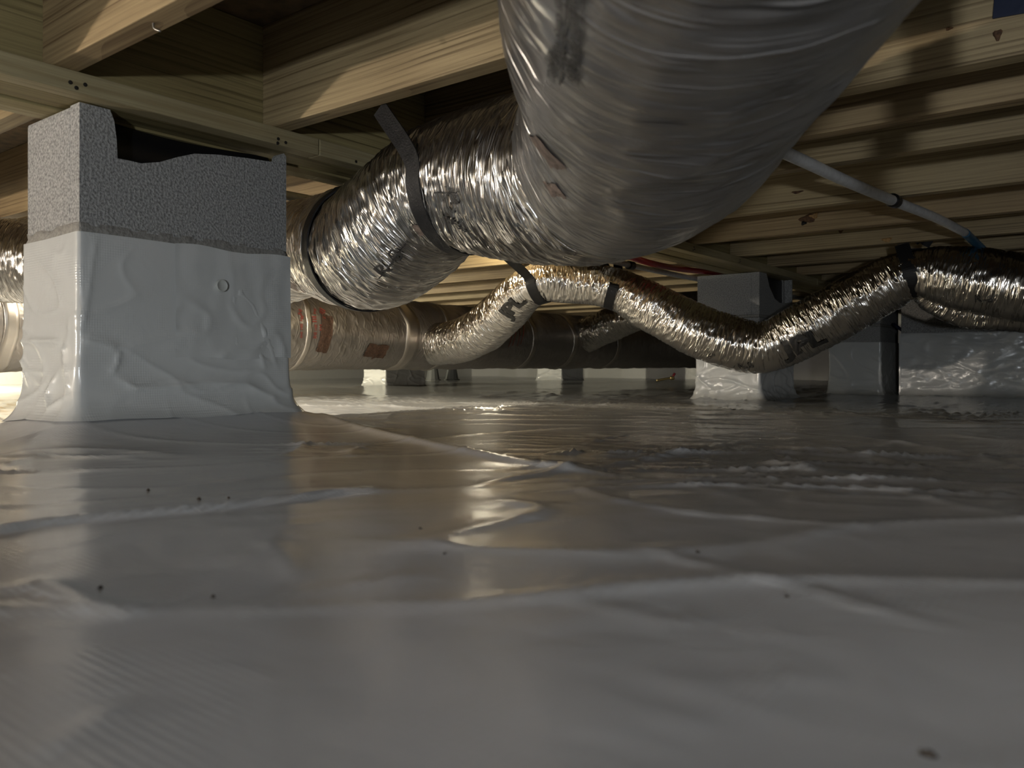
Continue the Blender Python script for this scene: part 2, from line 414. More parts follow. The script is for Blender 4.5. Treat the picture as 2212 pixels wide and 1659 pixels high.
def floor_h(x, y):
    x = np.asarray(x, float); y = np.asarray(y, float)
    D = np.abs(x * FW[0] + y * FW[1])
    h = floor_base(x, y)
    h = h + .010 * noise(x * 1.7 + 3, y * 1.7, .5) + .003 * noise(x * 4 + 1, y * 4 + 2, 1.5)
    far_zone = sstep(1.3, 2.4, D)
    crk = np.zeros(x.shape)
    for (c, r) in CRINKLE:
        crk = np.maximum(crk, np.exp(-(((x - c[0]) ** 2 + (y - c[1]) ** 2) / r ** 2) ** 1.5))
    crk = np.clip(np.maximum(crk, far_zone * .8) * (.75 + .6 * noise(x * 6, y * 6, 3.7)), 0, 1) * (.12 + .88 * sstep(.3, 1.15, D))
    # tent-like creases, pulled out across the sheet
    wx = x + .12 * noise(x * 1.6, y * 1.6, 7.1); wy = y + .12 * noise(x * 1.6, y * 1.6, 9.4)
    a = wx * .80 + wy * .60; b = -wx * .60 + wy * .80
    c1 = 1 - np.abs(noise(a * 2.0, b * 6.5, 3.3)); c2 = 1 - np.abs(noise(a * 5, b * 3.0 + 5, 6.2))
    c3 = 1 - np.abs(noise(a * 6, b * 20, 2.2)); c4 = 1 - np.abs(noise(a * 14 + b * 9, b * 34, 5.2))
    h = h + (.0015 + .008 * crk) * c1 ** 22 + .006 * crk * c2 ** 20 + .0030 * crk * c3 ** 8 + .0016 * crk * c4 ** 4
    h = h + .0008 * crk * noise(x * 38, y * 38, 4.1)
    for pts, w, a_ in RIDGES:
        d, s, p = polyline_dist(x, y, pts)
        fade = np.clip(np.minimum(p, 1 - p) * 5, 0, 1)
        h = h + a_ * .42 * np.exp(-np.abs(d / (w * .34)) ** 1.0) * fade
    d, s, p = polyline_dist(x, y, LAP)
    fade = np.clip(np.minimum(p, 1 - p) * 6, 0, 1)
    h = h + .0055 * fade * np.exp(-np.maximum(d * s, 0) / .06) * np.where(s > 0, 1, np.exp(-d / .004))
    # sheet rises where it is taped to the piers
    for (x0, x1, y0, y1, top, w) in ((PIER_X0, PIER_X1, PIER_Y0, PIER_Y1, .038, .075), (FP_X0, FP_X1, FP_Y0, FP_Y1, .02, .06)):
        r = rect_dist(x, y, x0, x1, y0, y1)
        h = h + top * np.exp(-(r / w) ** 1.3) * (1 + .12 * noise(x * 7, y * 7, 8.8))
    return h
def axis_lines(lo, d0, d1, hi, step):
    core = np.arange(d0, d1, step); out = [list(core)]
    v, s, left = d0, step, []
    while v > lo:
        s *= 1.045; v -= s; left.append(v)
    v, s, right = core[-1], step, []
    while v < hi:
        s *= 1.045; v += s; right.append(v)
    return np.array(left[::-1] + list(core) + right)
gx = axis_lines(-8.0, -2.1, .75, 3.0, .0075)
gy = axis_lines(-3.0, .10, 2.7, 9.2, .0075)
X, Y = np.meshgrid(gx, gy, indexing='ij')
Z = floor_h(X, Y)
floor = grid_mesh('floor', np.stack([X, Y, Z], -1)[:, ::-1], M['liner'])
tag(floor, 'glossy white reinforced plastic liner rumpled over the crawl space ground', None, None, 'structure')

# ------------------------------------------------------------------ outer walls and subfloor
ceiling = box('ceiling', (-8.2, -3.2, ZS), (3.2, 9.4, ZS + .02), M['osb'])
tag(ceiling, 'dark subfloor boards above the joists', kind='structure')
def wall(name, lo, hi, label):
    o = box(name, lo, hi, M['wall_liner']); tag(o, label, kind='structure'); return o
wall('wall_left', (-7.75, -3.0, -.1), (-7.6, 9.2, ZS), 'liner covered foundation wall at the far left')
wall('wall_back', (-7.6, 8.9, -.1), (3.0, 9.05, ZS), 'liner covered foundation wall at the far end')
wall('wall_front', (-7.6, -3.0, -.1), (3.0, -2.85, ZS), 'foundation wall behind the viewer')
wall('wall_side', (2.85, -2.85, -.1), (3.0, 8.9, ZS), 'foundation wall to the right of the viewer')

# ------------------------------------------------------------------ girder
GX1, GX0 = -1.321, -1.435
girder = tag(empty('girder_beam', (-1.378, 0, ZG)), 'long built-up wooden girder with ledger strips, carried by the block piers', 'beam')
def gbox(name, lo, hi, mat, par=girder, bev=.002):
    o = box(name, np.array(lo) - np.array((-1.378, 0, ZG)), np.array(hi) - np.array((-1.378, 0, ZG)), mat, par, bev); return o
for i, x0 in enumerate((-1.435, -1.397, -1.359)):
    dz = (.0, .004, .0015)[i]
    gbox('ply', (x0 + .0006, -2.84, ZG + dz), (x0 + .0374, 8.88, ZS - .001), M['girder'])
led_breaks = [-2.84, -.35, hit(690, 350, 0, -1.283)[1], 4.3, 8.88]
ledgers = []
for a, b in zip(led_breaks[:-1], led_breaks[1:]):
    ledgers.append((a, b, gbox('ledger_strip', (-1.3208, a + .001, ZG + .001), (-1.283, b - .001, ZJ), M['ledger'])))
    gbox('ledger_strip', (-1.473, a + .121, ZG + .001), (-1.4352, b + .119, ZJ), M['ledger'])
def nail_at(par, pos, r=.0032):
    n = 10; th = np.linspace(0, 2 * np.pi, n, endpoint=False)
    v = [pos + np.array((.0012, 0, 0))] + [pos + np.array((.0008, math.cos(t) * r, math.sin(t) * r)) for t in th] + [pos + np.array((-.002, math.cos(t) * r, math.sin(t) * r)) for t in th]
    f = [(0, 1 + i, 1 + (i + 1) % n) for i in range(n)] + [(1 + i, 1 + n + i, 1 + n + (i + 1) % n, 1 + (i + 1) % n) for i in range(n)]
    return mesh_obj('nail', np.array(v) - np.array((-1.378, 0, ZG)), f, M['steel'], par)
JOIST_Y = [-.70, -.30, .12, .53, .925, 1.375, 1.608, 1.86, 2.33, 2.77, 3.22, 3.66, 4.08, 4.50, 4.92, 5.34, 5.76, 6.18, 6.6]
nail_px = [(152, 178), (165, 190), (184, 183), (601, 300), (600, 309), (617, 308), (769, 349)]
def ledger_of(y): return [o for a, b, o in ledgers if a <= y <= b][0]
for px, py in nail_px:
    p = hit(px, py, 0, -1.283); nail_at(ledger_of(p[1]), p)
for jy in (1.86, 2.33, 2.77, 3.22):
    for dy, dz in ((.008, .010), (.022, .014), (.016, .022)):
        p = np.array((-1.283, jy + dy, ZG + dz)); nail_at(ledger_of(p[1]), p)

# ------------------------------------------------------------------ joists
ordw = ['first', 'second', 'third', 'fourth', 'fifth', 'sixth', 'seventh', 'eighth', 'ninth', 'tenth', 'eleventh', 'twelfth', 'thirteenth', 'fourteenth', 'fifteenth', 'sixteenth', 'seventeenth', 'eighteenth', 'nineteenth', 'twentieth']
joist_label = {
    .53: 'floor joist meeting the girder in the top left corner, with a bent nail underneath',
    .925: 'broad grained floor joist running right from the girder to behind the big duct',
    1.375: 'front floor joist at top right, with a brown knot and blue tape on its face',
    1.608: 'second lit joist at the right, just below the front one with the blue tape',
    1.86: 'third lit joist at the right, directly above the white pipe bend',
    2.33: 'fourth lit joist at the right, crossed by the white pipe before its black clip',
    2.77: 'joist with a large broken hollow knot, above the branch duct',
    3.22: 'joist with a small round dark knot, just above the right duct strap',
    3.66: 'lowest joist at the right touching the top of the branch duct bend',
}
joists = {}
rnd = random.Random(4)
for i, jy in enumerate(JOIST_Y):
    j = box('floor_joist', (0, 0, 0), (2.85 + 1.3205, .038, ZS - ZJ - .001), M['joist'] if i % 3 else M['joist_b'], None, .0015)
    j.location = (-1.3205, jy, ZJ)
    lab = joist_label.get(jy)
    if lab is None:
        if jy < .5: lab = '%s floor joist back from the top left one, above the viewer' % ordw[2 - i]
        else: lab = '%s dim floor joist behind the one touching the branch duct, right of the girder' % ordw[i - 12]
    tag(j, lab, 'joist', 'floor joists right of the girder')
    joists[jy] = j
    k = box('floor_joist', (0, 0, 0), (7.6 - 1.4355, .038, ZS - ZJ - .001), M['joist_b'] if i % 3 else M['joist'], None, .0015)
    k.location = (-7.6, jy + .06, ZJ)
    if jy < .5: lab = '%s joist on the far side of the girder, left of the near pier' % ordw[2 - i]
    else: lab = '%s joist on the far side of the girder, counting back from the near pier' % ordw[i - 3]
    tag(k, lab, 'joist', 'joists beyond the girder')

def knot(jy, px, py, w, h, mat, name='knot', depth=.002):
    p = hit(px, py, 1, jy); n = 14
    loc = np.array(joists[jy].location)
    v = [p + np.array((0, -depth, 0))]
    for t in np.linspace(0, 2 * np.pi, n, endpoint=False):
        k = 1 + .25 * math.sin(3 * t + px)
        v.append(p + np.array((w * .55 * math.cos(t) * k, -depth * .8, h * .55 * math.sin(t) * k)))
    for t in np.linspace(0, 2 * np.pi, n, endpoint=False):
        k = 1 + .25 * math.sin(3 * t + px)
        v.append(p + np.array((w * math.cos(t) * k, .001, h * math.sin(t) * k)))
    f = [(0, 1 + i, 1 + (i + 1) % n) for i in range(n)] + [(1 + i, 1 + n + i, 1 + n + (i + 1) % n, 1 + (i + 1) % n) for i in range(n)]
    return mesh_obj(name, np.array(v) - loc, f, mat, joists[jy])
knot(1.375, 2155, 75, .007, .010, M['knot'])
knot(1.375, 2050, 62, .006, .003, M['knot'])
knot(2.77, 1745, 472, .030, .016, M['knot'], depth=.004)
knot(2.77, 1758, 466, .016, .010, M['splinter'], 'splinter', .012)
knot(2.77, 1736, 482, .010, .008, M['black'], 'knot_hole', .006)
knot(2.33, 1722, 415, .020, .005, M['knot'])
knot(3.22, 1816, 499, .011, .010, M['knot'])
knot(3.22, 1916, 518, .020, .010, M['splinter'], 'splinter', .004)
# bent nail under the top left joist
a = hit(332, 50, 2, ZJ); l0 = np.array(joists[.53].location)
tube('nail', [a + (0, 0, .004) - l0, a + (0, 0, -.006) - l0, a + (.010, .004, -.012) - l0], .0016, M['nailhead'], joists[.53], .003, 8)
# strip of blue tape stuck on the front joist
q = [hit(2150, -30, 1, 1.372), hit(2144, 40, 1, 1.372), hit(2212, 28, 1, 1.372), hit(2300, 10, 1, 1.372), hit(2300, -30, 1, 1.372)]
bt = prism('blue_tape', q, (0, .0026, 0), M['blue_dark']); tag(bt, 'dark blue sheet stuck to the front joist in the top right corner', 'tape')

# ------------------------------------------------------------------ block piers
def wrap_sheet(name, x0, x1, y0, y1, ztop, par, org, amp=1.0, seed=0.0, dz=.006, mat=None, flare=.03, creases=()):
    """sheet taped round a pier: wrinkled, bulging at its foot."""
    g = .006; cr = .010
    x0 -= g; x1 += g; y0 -= g; y1 += g
    pts = []; nrm = []
    per = []
    step = .004 if creases else .006
    def seg(a, b, n):
        L = math.hypot(b[0] - a[0], b[1] - a[1]); m = max(2, int(L / step))
        for t in np.linspace(0, 1, m, endpoint=False):
            pts.append((a[0] + (b[0] - a[0]) * t, a[1] + (b[1] - a[1]) * t)); nrm.append(n)
    def arc(cx, cy, a0):
        for t in np.linspace(0, math.pi / 2, 4, endpoint=False):
            a = a0 + t; pts.append((cx + cr * math.cos(a), cy + cr * math.sin(a))); nrm.append((math.cos(a), math.sin(a)))
    seg((x0 + cr, y0), (x1 - cr, y0), (0, -1)); arc(x1 - cr, y0 + cr, -math.pi / 2)
    seg((x1, y0 + cr), (x1, y1 - cr), (1, 0)); arc(x1 - cr, y1 - cr, 0)
    seg((x1 - cr, y1), (x0 + cr, y1), (0, 1)); arc(x0 + cr, y1 - cr, math.pi / 2)
    seg((x0, y1 - cr), (x0, y0 + cr), (-1, 0)); arc(x0 + cr, y0 + cr, math.pi)
    p = np.array(pts); n = np.array(nrm)
    fb = floor_h(p[:, 0], p[:, 1]) - .01
    nz = max(16, int(ztop / step))
    v = np.linspace(0, 1, nz)
    zz = ztop + dz * noise(p[:, 0] * 4, p[:, 1] * 4, seed)
    Zm = zz[None] * (1 - v[:, None]) + fb[None] * v[:, None]
    hgt = Zm - fb[None]
    Xp = np.repeat(p[None, :, 0], nz, 0); Yp = np.repeat(p[None, :, 1], nz, 0)
    A = 8.0
    w1 = 1 - np.abs(noise(Xp * A + Zm * 5, Yp * A - Zm * 5, Zm * 9 + seed)); w2 = 1 - np.abs(noise(Xp * 5 - Zm * 9, Yp * 5 + Zm * 9, Zm * 14 + seed + 4))
    w3 = noise(Xp * 24, Yp * 24, Zm * 24 + seed)
    low = 1 - sstep(.05, .20, hgt); top_hold = sstep(0, .05, zz[None] - Zm)
    d = amp * top_hold * (.0022 * w1 ** 16 + .003 * low * w2 ** 12 + .0006 * low * w3 + .0005 * noise(Xp * 6, Yp * 6, Zm * 6 + seed)) + flare * np.exp(-hgt / .024)
    for axis, pl, w, a in creases:
        onf = n[:, 0] > .9 if axis == 'x' else n[:, 1] < -.9
        A_ = Yp if axis == 'x' else Xp
        dd, sd, pp = polyline_dist(A_, Zm, [(q[1] if axis == 'x' else q[0], q[2]) for q in pl])
        d = d + np.where(onf[None], a * np.exp(-dd / w) * np.clip(np.minimum(pp, 1 - pp) * 6, .15, 1), 0)
    V = np.stack([Xp + n[None, :, 0] * d, Yp + n[None, :, 1] * d, Zm], -1) - np.array(org)
    return grid_mesh(name, V, mat or M['wrap'], par, wrap_u=True)

# near pier
ORG = np.array((-1.421, .78, 0.05))
pier = tag(empty('block_pier', ORG), 'near concrete block pier under the girder, lower half wrapped in white liner', 'pier', 'block piers')
ZB = .390                      # bed joint under the top block
def on_face(px, py): return hit(px, py, 0, PIER_X1)
prof = [(0, PIER_Y0, ZB + .004)]
face = [(172, 226), (238, 236), (247, 262), (252, 300), (254, 342), (280, 347), (305, 353), (345, 350), (385, 339), (420, 332), (470, 334), (530, 341), (590, 350), (606, 353)]
top_pts = [on_face(a, b) for a, b in face]
top_pts[0] = np.array((PIER_X1, PIER_Y0, ZG - .001)); top_pts[1] = np.array((PIER_X1, top_pts[1][1], ZG - .001))
poly = [np.array((PIER_X1, PIER_Y0, ZB + .006))] + top_pts + [np.array((PIER_X1, PIER_Y1 - .010, ZG - .006)), np.array((PIER_X1, PIER_Y1 - .006, ZG - .001)), np.array((PIER_X1, PIER_Y1, ZG - .006)), np.array((PIER_X1, PIER_Y1, ZB + .006))]
shell = prism('block_face', [p - ORG for p in poly], (-.032, 0, 0), M['block'], pier)
def roughen(o, offset=.004, cuts=3, amp=.0012):
    bv = o.modifiers.new('bevel', 'BEVEL'); bv.width = offset; bv.segments = 2; bv.limit_method = 'ANGLE'
box('block_end', np.array((PIER_X0, PIER_Y0, ZB + .006)) - ORG, np.array((PIER_X1 - .0325, PIER_Y0 + .035, ZG - .001)) - ORG, M['block'], pier, .005)
box('block_end', np.array((PIER_X0, PIER_Y1 - .030, ZB + .006)) - ORG, np.array((PIER_X1 - .0325, PIER_Y1, on_face(600, 372)[2])) - ORG, M['block'], pier, .005)
box('block_back', np.array((PIER_X0, PIER_Y0 + .0355, ZB + .006)) - ORG, np.array((PIER_X0 + .03, PIER_Y1 - .0305, ZG - .001)) - ORG, M['block'], pier, .004)
box('lower_blocks', np.array((PIER_X0, PIER_Y0, .0)) - ORG, np.array((PIER_X1, PIER_Y1, ZB - .008)) - ORG, M['block'], pier, .005)
# ragged mortar bed
th = []
def mortar_bed(x0, x1, y0, y1, z0, z1, par, org):
    n = 60; pts = []
    per = [(x0, y0), (x1, y0), (x1, y1), (x0, y1), (x0, y0)]
    ring = []
    for (a, b) in zip(per[:-1], per[1:]):
        for t in np.linspace(0, 1, n, endpoint=False): ring.append((a[0] + (b[0] - a[0]) * t, a[1] + (b[1] - a[1]) * t))
    ring = np.array(ring); c = np.array(((x0 + x1) / 2, (y0 + y1) / 2)); r = ring - c
    rows = []
    for k, (z, s) in enumerate(((z1, .97), (z1 - .002, 1.0), ((z0 + z1) / 2, 1.0), (z0 + .002, 1.0), (z0, .97))):
        nn = .004 * noise(ring[:, 0] * 40, ring[:, 1] * 40, z * 60) - .001
        q = c + r * s * (1 + nn[:, None] / .15)
        rows.append(np.stack([q[:, 0], q[:, 1], np.full(len(q), z)], 1))
    return grid_mesh('mortar_bed', np.array(rows) - org, M['mortar'], par, wrap_u=True)
mortar_bed(PIER_X0 - .001, PIER_X1 + .001, PIER_Y0 - .001, PIER_Y1 + .001, ZB - .012, ZB + .012, pier, ORG)
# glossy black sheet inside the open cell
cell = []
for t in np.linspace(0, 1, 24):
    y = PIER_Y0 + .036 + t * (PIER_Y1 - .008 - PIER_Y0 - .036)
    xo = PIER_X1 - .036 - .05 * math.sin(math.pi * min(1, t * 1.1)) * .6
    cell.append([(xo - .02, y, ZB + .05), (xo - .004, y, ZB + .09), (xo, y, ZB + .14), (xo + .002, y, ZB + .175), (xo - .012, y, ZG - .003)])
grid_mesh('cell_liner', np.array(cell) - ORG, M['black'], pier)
FX = lambda pts: [hit(a, b, 0, PIER_X1 + .007) for a, b in pts]
FY = lambda pts: [hit(a, b, 1, PIER_Y0 - .007) for a, b in pts]
CREASES = [('x', FX([(178, 735), (215, 742), (258, 755)]), .006, .005), ('x', FX([(258, 755), (252, 785), (240, 808)]), .005, .005),
           ('x', FX([(240, 808), (290, 838), (380, 834), (450, 826), (530, 830), (606, 868)]), .008, .007), ('x', FX([(260, 752), (340, 735), (430, 722)]), .008, .003),
           ('x', FX([(496, 620), (508, 660), (510, 720), (512, 790)]), .004, .003), ('x', FX([(500, 612), (545, 660), (580, 740), (600, 800)]), .007, .004),
           ('x', FX([(210, 505), (200, 560), (190, 640), (176, 725)]), .004, .003), ('x', FX([(575, 700), (560, 760), (572, 800)]), .006, .004),
           ('y', FY([(34, 738), (80, 736), (140, 737)]), .006, .006), ('y', FY([(140, 737), (146, 790), (158, 850)]), .006, .007),
           ('y', FY([(130, 800), (110, 850), (126, 880), (160, 850)]), .006, .007), ('y', FY([(34, 745), (52, 790), (70, 840)]), .005, .005)]
wrap = wrap_sheet('wrap', PIER_X0, PIER_X1, PIER_Y0, PIER_Y1, .384, pier, ORG, 1.0, 0.7, .004, creases=CREASES)
# overlapping flap of the wrap at the right, and the clear fixing washer
fl = []
ya, yb = hit(380, 520, 0, PIER_X1 + .010)[1], PIER_Y1 + .004
for t in np.linspace(0, 1, 40):
    y = ya + (yb - ya) * t; row = []
    for s in np.linspace(0, 1, 40):
        z = .384 + .003 * math.sin(t * 9) - s * .20
        row.append((PIER_X1 + .0085 + .0016 * noise(y * 30, z * 14, 2.0) + .006 * (1 - abs(float(noise(y * 13 + z * 5, z * 12 - y * 6, 5.5)))) ** 9 * s, y, z))
    fl.append(row)
grid_mesh('wrap_flap', np.array(fl) - ORG, M['wrap'], wrap)
wp = hit(480, 617, 0, PIER_X1 + .0145)
ringv = []
for r, dx in ((.0001, .0005), (.0095, .0005), (.0100, .0012), (.0110, .0012), (.0114, -.006)):
    ringv.append([(wp[0] + dx, wp[1] + r * math.cos(t), wp[2] + r * math.sin(t)) for t in np.linspace(0, 2 * np.pi, 24, endpoint=False)])
grid_mesh('fixing_washer', np.array(ringv)[::-1] - ORG, M['patch'], wrap, wrap_u=True)

def simple_pier(x0, x1, y0, y1, label, notch=True, ztop=.36, seed=1.0, amp=1.6):
    org = np.array(((x0 + x1) / 2, (y0 + y1) / 2, 0.0))
    e = tag(empty('block_pier', org), label, 'pier', 'block piers')
    if notch:
        m = [(y0, .40), (y0, ZG - .001), (y0 + .09, ZG - .001), (y0 + .13, ZG - .06), (y0 + .20, ZG - .11), (y0 + .27, ZG - .125), (y1 - .01, ZG - .115), (y1 - .01, ZG - .001), (y1, ZG - .001), (y1, .40)]
        prism('block_face', [np.array((x1, a, b)) - org for a, b in m], (-.035, 0, 0), M['block'], e)
        box('block_end', np.array((x0, y0, .40)) - org, np.array((x1 - .0355, y0 + .035, ZG - .001)) - org, M['block'], e, .004)
        box('block_end', np.array((x0, y1 - .035, .40)) - org, np.array((x1 - .0355, y1, ZG - .001)) - org, M['block'], e, .004)
        box('block_back', np.array((x0, y0 + .036, .40)) - org, np.array((x0 + .035, y1 - .036, ZG - .001)) - org, M['block'], e, .004)
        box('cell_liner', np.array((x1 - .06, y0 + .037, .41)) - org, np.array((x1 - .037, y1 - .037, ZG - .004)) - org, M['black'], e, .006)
    else:
        box('top_block', np.array((x0, y0, .40)) - org, np.array((x1, y1, ZG - .001)) - org, M['block'], e, .005)
    box('mortar_bed', np.array((x0 + .002, y0 + .002, .388)) - org, np.array((x1 - .002, y1 - .002, .3995)) - org, M['mortar'], e, .002)
    box('lower_blocks', np.array((x0, y0, -.02)) - org, np.array((x1, y1, .3875)) - org, M['block'], e, .005)
    wrap_sheet('wrap', x0, x1, y0, y1, ztop, e, org, amp, seed)
    return e
simple_pier(FP_X0, FP_X1, FP_Y0, FP_Y1, 'second block pier under the girder, behind the sagging branch duct', True, .365, 3.0, 2.2)
simple_pier(-1.348, -1.078, 4.75, 5.2, 'short wrapped pier beside the wrapped wall at the right', False, .30, 5.0, 1.6)
simple_pier(-4.88, -4.63, 4.38, 4.81, 'small distant pier under the trunk duct, left of the grey stands', False, .36, 7.0, 2.0)
simple_pier(-5.04, -4.73, 7.0, 7.41, 'most distant small pier, below the right part of the trunk duct', False, .36, 9.0, 1.6)

# second girder line far back
g2 = box('girder_beam', (0, 0, 0), (.114, 11.7, ZS - ZG - .001), M['girder'], None, .002); g2.location = (-4.83, -2.84, ZG)
tag(g2, 'distant parallel girder beyond the trunk duct, on the small far piers', 'beam')

# liner wrapped wall stub on the right
def wall_sheet(name, x0, x1, y, z1, par=None):
    nx, nz = 220, 70
    xs = np.linspace(x0, x1, nx); v = np.linspace(0, 1, nz)
    Xs = np.repeat(xs[:, None], nz, 1); fb = floor_h(Xs[:, 0], np.full(nx, y)) - .01
    Zs = z1 * (1 - v)[None] + fb[:, None] * v[None]
    w = 1 - np.abs(noise(Xs * 6 + Zs * 5, Zs * 9, 3.0)); w2 = 1 - np.abs(noise(Xs * 10 - Zs * 12, Zs * 10, 8.0))
    d = .006 * w ** 7 + .006 * w2 ** 8 + .002 * noise(Xs * 18, Zs * 18, 1.0) + .03 * np.exp(-(Zs - fb[:, None]) / .025)
    return grid_mesh(name, np.stack([Xs, y - d, Zs], -1), M['wrap'], par)
wr = empty('wall_right', (0, 0, 0)); tag(wr, 'low foundation wall wrapped in glossy white liner at the right', kind='structure')
box('masonry', (-.985, 4.815, -.02), (2.85, 5.0, ZG), M['block'], wr, .004)
wall_sheet('wrap', -.99, 2.84, 4.81, .345, wr)
box('wrap_edge', (-.992, 4.80, .0), (-.984, 5.0, .345), M['wrap'], wr)

# ------------------------------------------------------------------ ducts
class Duct:
    def __init__(s, name, ctrl, step, nseg, amp, f1, fth, mat, parent, seed, org, pleat=1.0, shear=0.0):
        """ctrl rows: x, y, z, radius"""
        s.seed, s.amp, s.f1, s.fth, s.pleat, s.shear = seed, amp, f1, fth, pleat, shear
        s.S, q = spline(ctrl, step)
        s.C, s.R = q[:, :3], q[:, 3]
        T = np.gradient(s.C, axis=0); k = 9
        T = np.stack([np.convolve(np.pad(T[:, i], k // 2, mode='edge'), np.ones(k) / k, 'valid') for i in range(3)], 1)
        s.T = T / np.linalg.norm(T, axis=1)[:, None]
        N = UP - (s.T @ UP)[:, None] * s.T; s.N = N / np.linalg.norm(N, axis=1)[:, None]; s.B = np.cross(s.T, s.N)
        th = np.linspace(0, 2 * np.pi, nseg, endpoint=False)
        SS, TH = np.meshgrid(s.S, th, indexing='ij')
        V = s.surf(SS, TH, 0.0)
        uv = np.stack([SS, TH * np.mean(s.R)], -1)
        s.grid = (SS, TH, V)
        s.org = np.array(org)
        s.obj = grid_mesh(name, V - s.org, mat, parent, wrap_u=True, uv=uv)
    def disp(s, S, TH):
        c, n = np.cos(TH) * s.fth, np.sin(TH) * s.fth
        if s.shear: S = S + s.shear * np.sin(TH + .6)
        w = .35 * noise(S * 9 + s.seed, c * .7, n * .7)
        p = noise(S * s.f1 + w * 3, c + s.seed, n) ; p2 = noise(S * s.f1 * 1.6 + w * 4, c * 1.6, n * 1.6 + s.seed)
        big = noise(S * 7 + s.seed, c * .5, n * .5 + 2) + .35 * noise(S * 22 + s.seed, c * 2.2, n * 2.2 + 2)
        return s.amp * (s.pleat * (.75 * (1 - np.abs(p)) ** 2 - .4 + .35 * p2) + .9 * big)
    def surf(s, S, TH, off):
        f = lambda A: np.stack([np.interp(S, s.S, A[:, i]) for i in range(3)], -1)
        r = np.interp(S, s.S, s.R) + s.disp(S, TH) + off
        N, B = f(s.N), f(s.B)
        return f(s.C) + r[..., None] * (np.cos(TH)[..., None] * N + np.sin(TH)[..., None] * B)
    def locate(s, px, py):
        SS, TH, V = s.grid
        x, y, D = project(V)
        c = np.stack([np.interp(SS, s.S, s.C[:, i]) for i in range(3)], -1)
        facing = np.sum((V - c) * (np.array([0, 0, CAMZ]) - V), -1) > 0
        e = np.where(facing & (D > .1), (x - px) ** 2 + (y - py) ** 2, 1e12)
        i = np.unravel_index(np.argmin(e), e.shape)
        return SS[i], TH[i]
    def at(s, S):  # centre, tangent, up, side, radius
        f = lambda A: np.array([np.interp(S, s.S, A[:, i]) for i in range(3)])
        return f(s.C), f(s.T), f(s.N), f(s.B), float(np.interp(S, s.S, s.R))
    def decal(s, name, uvpts, faces, A, Bp, mat, parent, off=.003, size=None):
        """lay flat 2-D geometry (x right, y up, x from 0 to 1 over A->Bp) on the duct's skin"""
        (s0, t0), (s1, t1) = s.locate(*A), s.locate(*Bp)
        r = s.at(s0)[4]
        dt = (t1 - t0 + np.pi) % (2 * np.pi) - np.pi
        ds = np.array((s1 - s0, dt * r)); L = np.linalg.norm(ds); d = ds / L
        u = np.array((d[1], -d[0]))
        q = np.asarray(uvpts, float) * L
        S = s0 + q[:, 0] * d[0] + q[:, 1] * u[0]; Tt = t0 + (q[:, 0] * d[1] + q[:, 1] * u[1]) / r
        V = s.surf(S, Tt, off)
        return mesh_obj(name, V - s.org, faces, mat, s.obj)

def text_geo(body, bold=0.0):
    cu = bpy.data.curves.new('text', 'FONT'); cu.body = body; cu.size = 1.0; cu.offset = bold; cu.resolution_u = 3
    o = bpy.data.objects.new('text', cu); col.objects.link(o)
    dg = bpy.context.evaluated_depsgraph_get(); me = bpy.data.meshes.new_from_object(o.evaluated_get(dg))
    import bmesh
    bm = bmesh.new(); bm.from_mesh(me); bmesh.ops.triangulate(bm, faces=bm.faces)
    for _ in range(2):
        es = [e for e in bm.edges if e.calc_length() > .12]
        if es: bmesh.ops.subdivide_edges(bm, edges=es, cuts=1); bmesh.ops.triangulate(bm, faces=bm.faces)
    v = np.array([q.co[:2] for q in bm.verts]); f = [[q.index for q in t.verts] for t in bm.faces]
    bm.verts.index_update(); bm.free()
    bpy.data.objects.remove(o); bpy.data.meshes.remove(me); bpy.data.curves.remove(cu)
    x0, x1 = v[:, 0].min(), v[:, 0].max()
    v[:, 0] -= x0; v /= (x1 - x0)
    return v, f
def duct_text(d, body, A, B, mat, parent, bold=0.0, name='printed_text', stretch=1.0, off=.0034):
    v, f = text_geo(body, bold); v = v.copy(); v[:, 1] *= stretch
    return d.decal(name, v, f, A, B, mat, parent, off)
def rect_geo(w, h, n=16, m=4, x0=0., y0=0.):
    v = [(x0 + w * i / n, y0 + h * j / m) for i in range(n + 1) for j in range(m + 1)]
    f = [(i * (m + 1) + j, (i + 1) * (m + 1) + j, (i + 1) * (m + 1) + j + 1, i * (m + 1) + j + 1) for i in range(n) for j in range(m)]
    return np.array(v), f

def W3(X, D, z): return list(FW * D + RT * X + UP * (z + CAMZ))
def W(px, py, D): return list(P(px, py, D))

# --- main flex duct, coming over the viewer, dipping under the girder
mo = np.array(P(1270, 552, 1.15))
main = tag(empty('flex_duct', mo), 'large silver insulated flex duct looming at the top centre and dipping under the girder', 'duct', 'flex ducts')
mc = [W3(-1.1, -1.3, .31) + [.136], W3(-.35, -.75, .312) + [.136], W3(.0, -.30, .312) + [.136], W3(.10, .22, .306) + [.137], W3(.137, .66, .299) + [.137], W3(.155, .93, .285) + [.136],
      W3(.112, 1.17, .286) + [.138], W3(.003, 1.34, .312) + [.134], W3(-.127, 1.46, .322) + [.119], W3(-.205, 1.56, .282) + [.131], W3(-.285, 1.69, .254) + [.134], W3(-.375, 1.82, .266) + [.131],
      W3(-.50, 1.98, .292) + [.118], W3(-.66, 2.12, .285) + [.130], W3(-1.05, 2.28, .295) + [.132], W3(-1.50, 2.45, .318) + [.130], [-2.83, .72, .488, .13], [-2.86, .25, .485, .13], [-2.88, -.5, .485, .13]]
D1 = Duct('jacket', mc, .0030, 210, .0052, 70, 2.6, M['foil'], main, 1.3, mo)
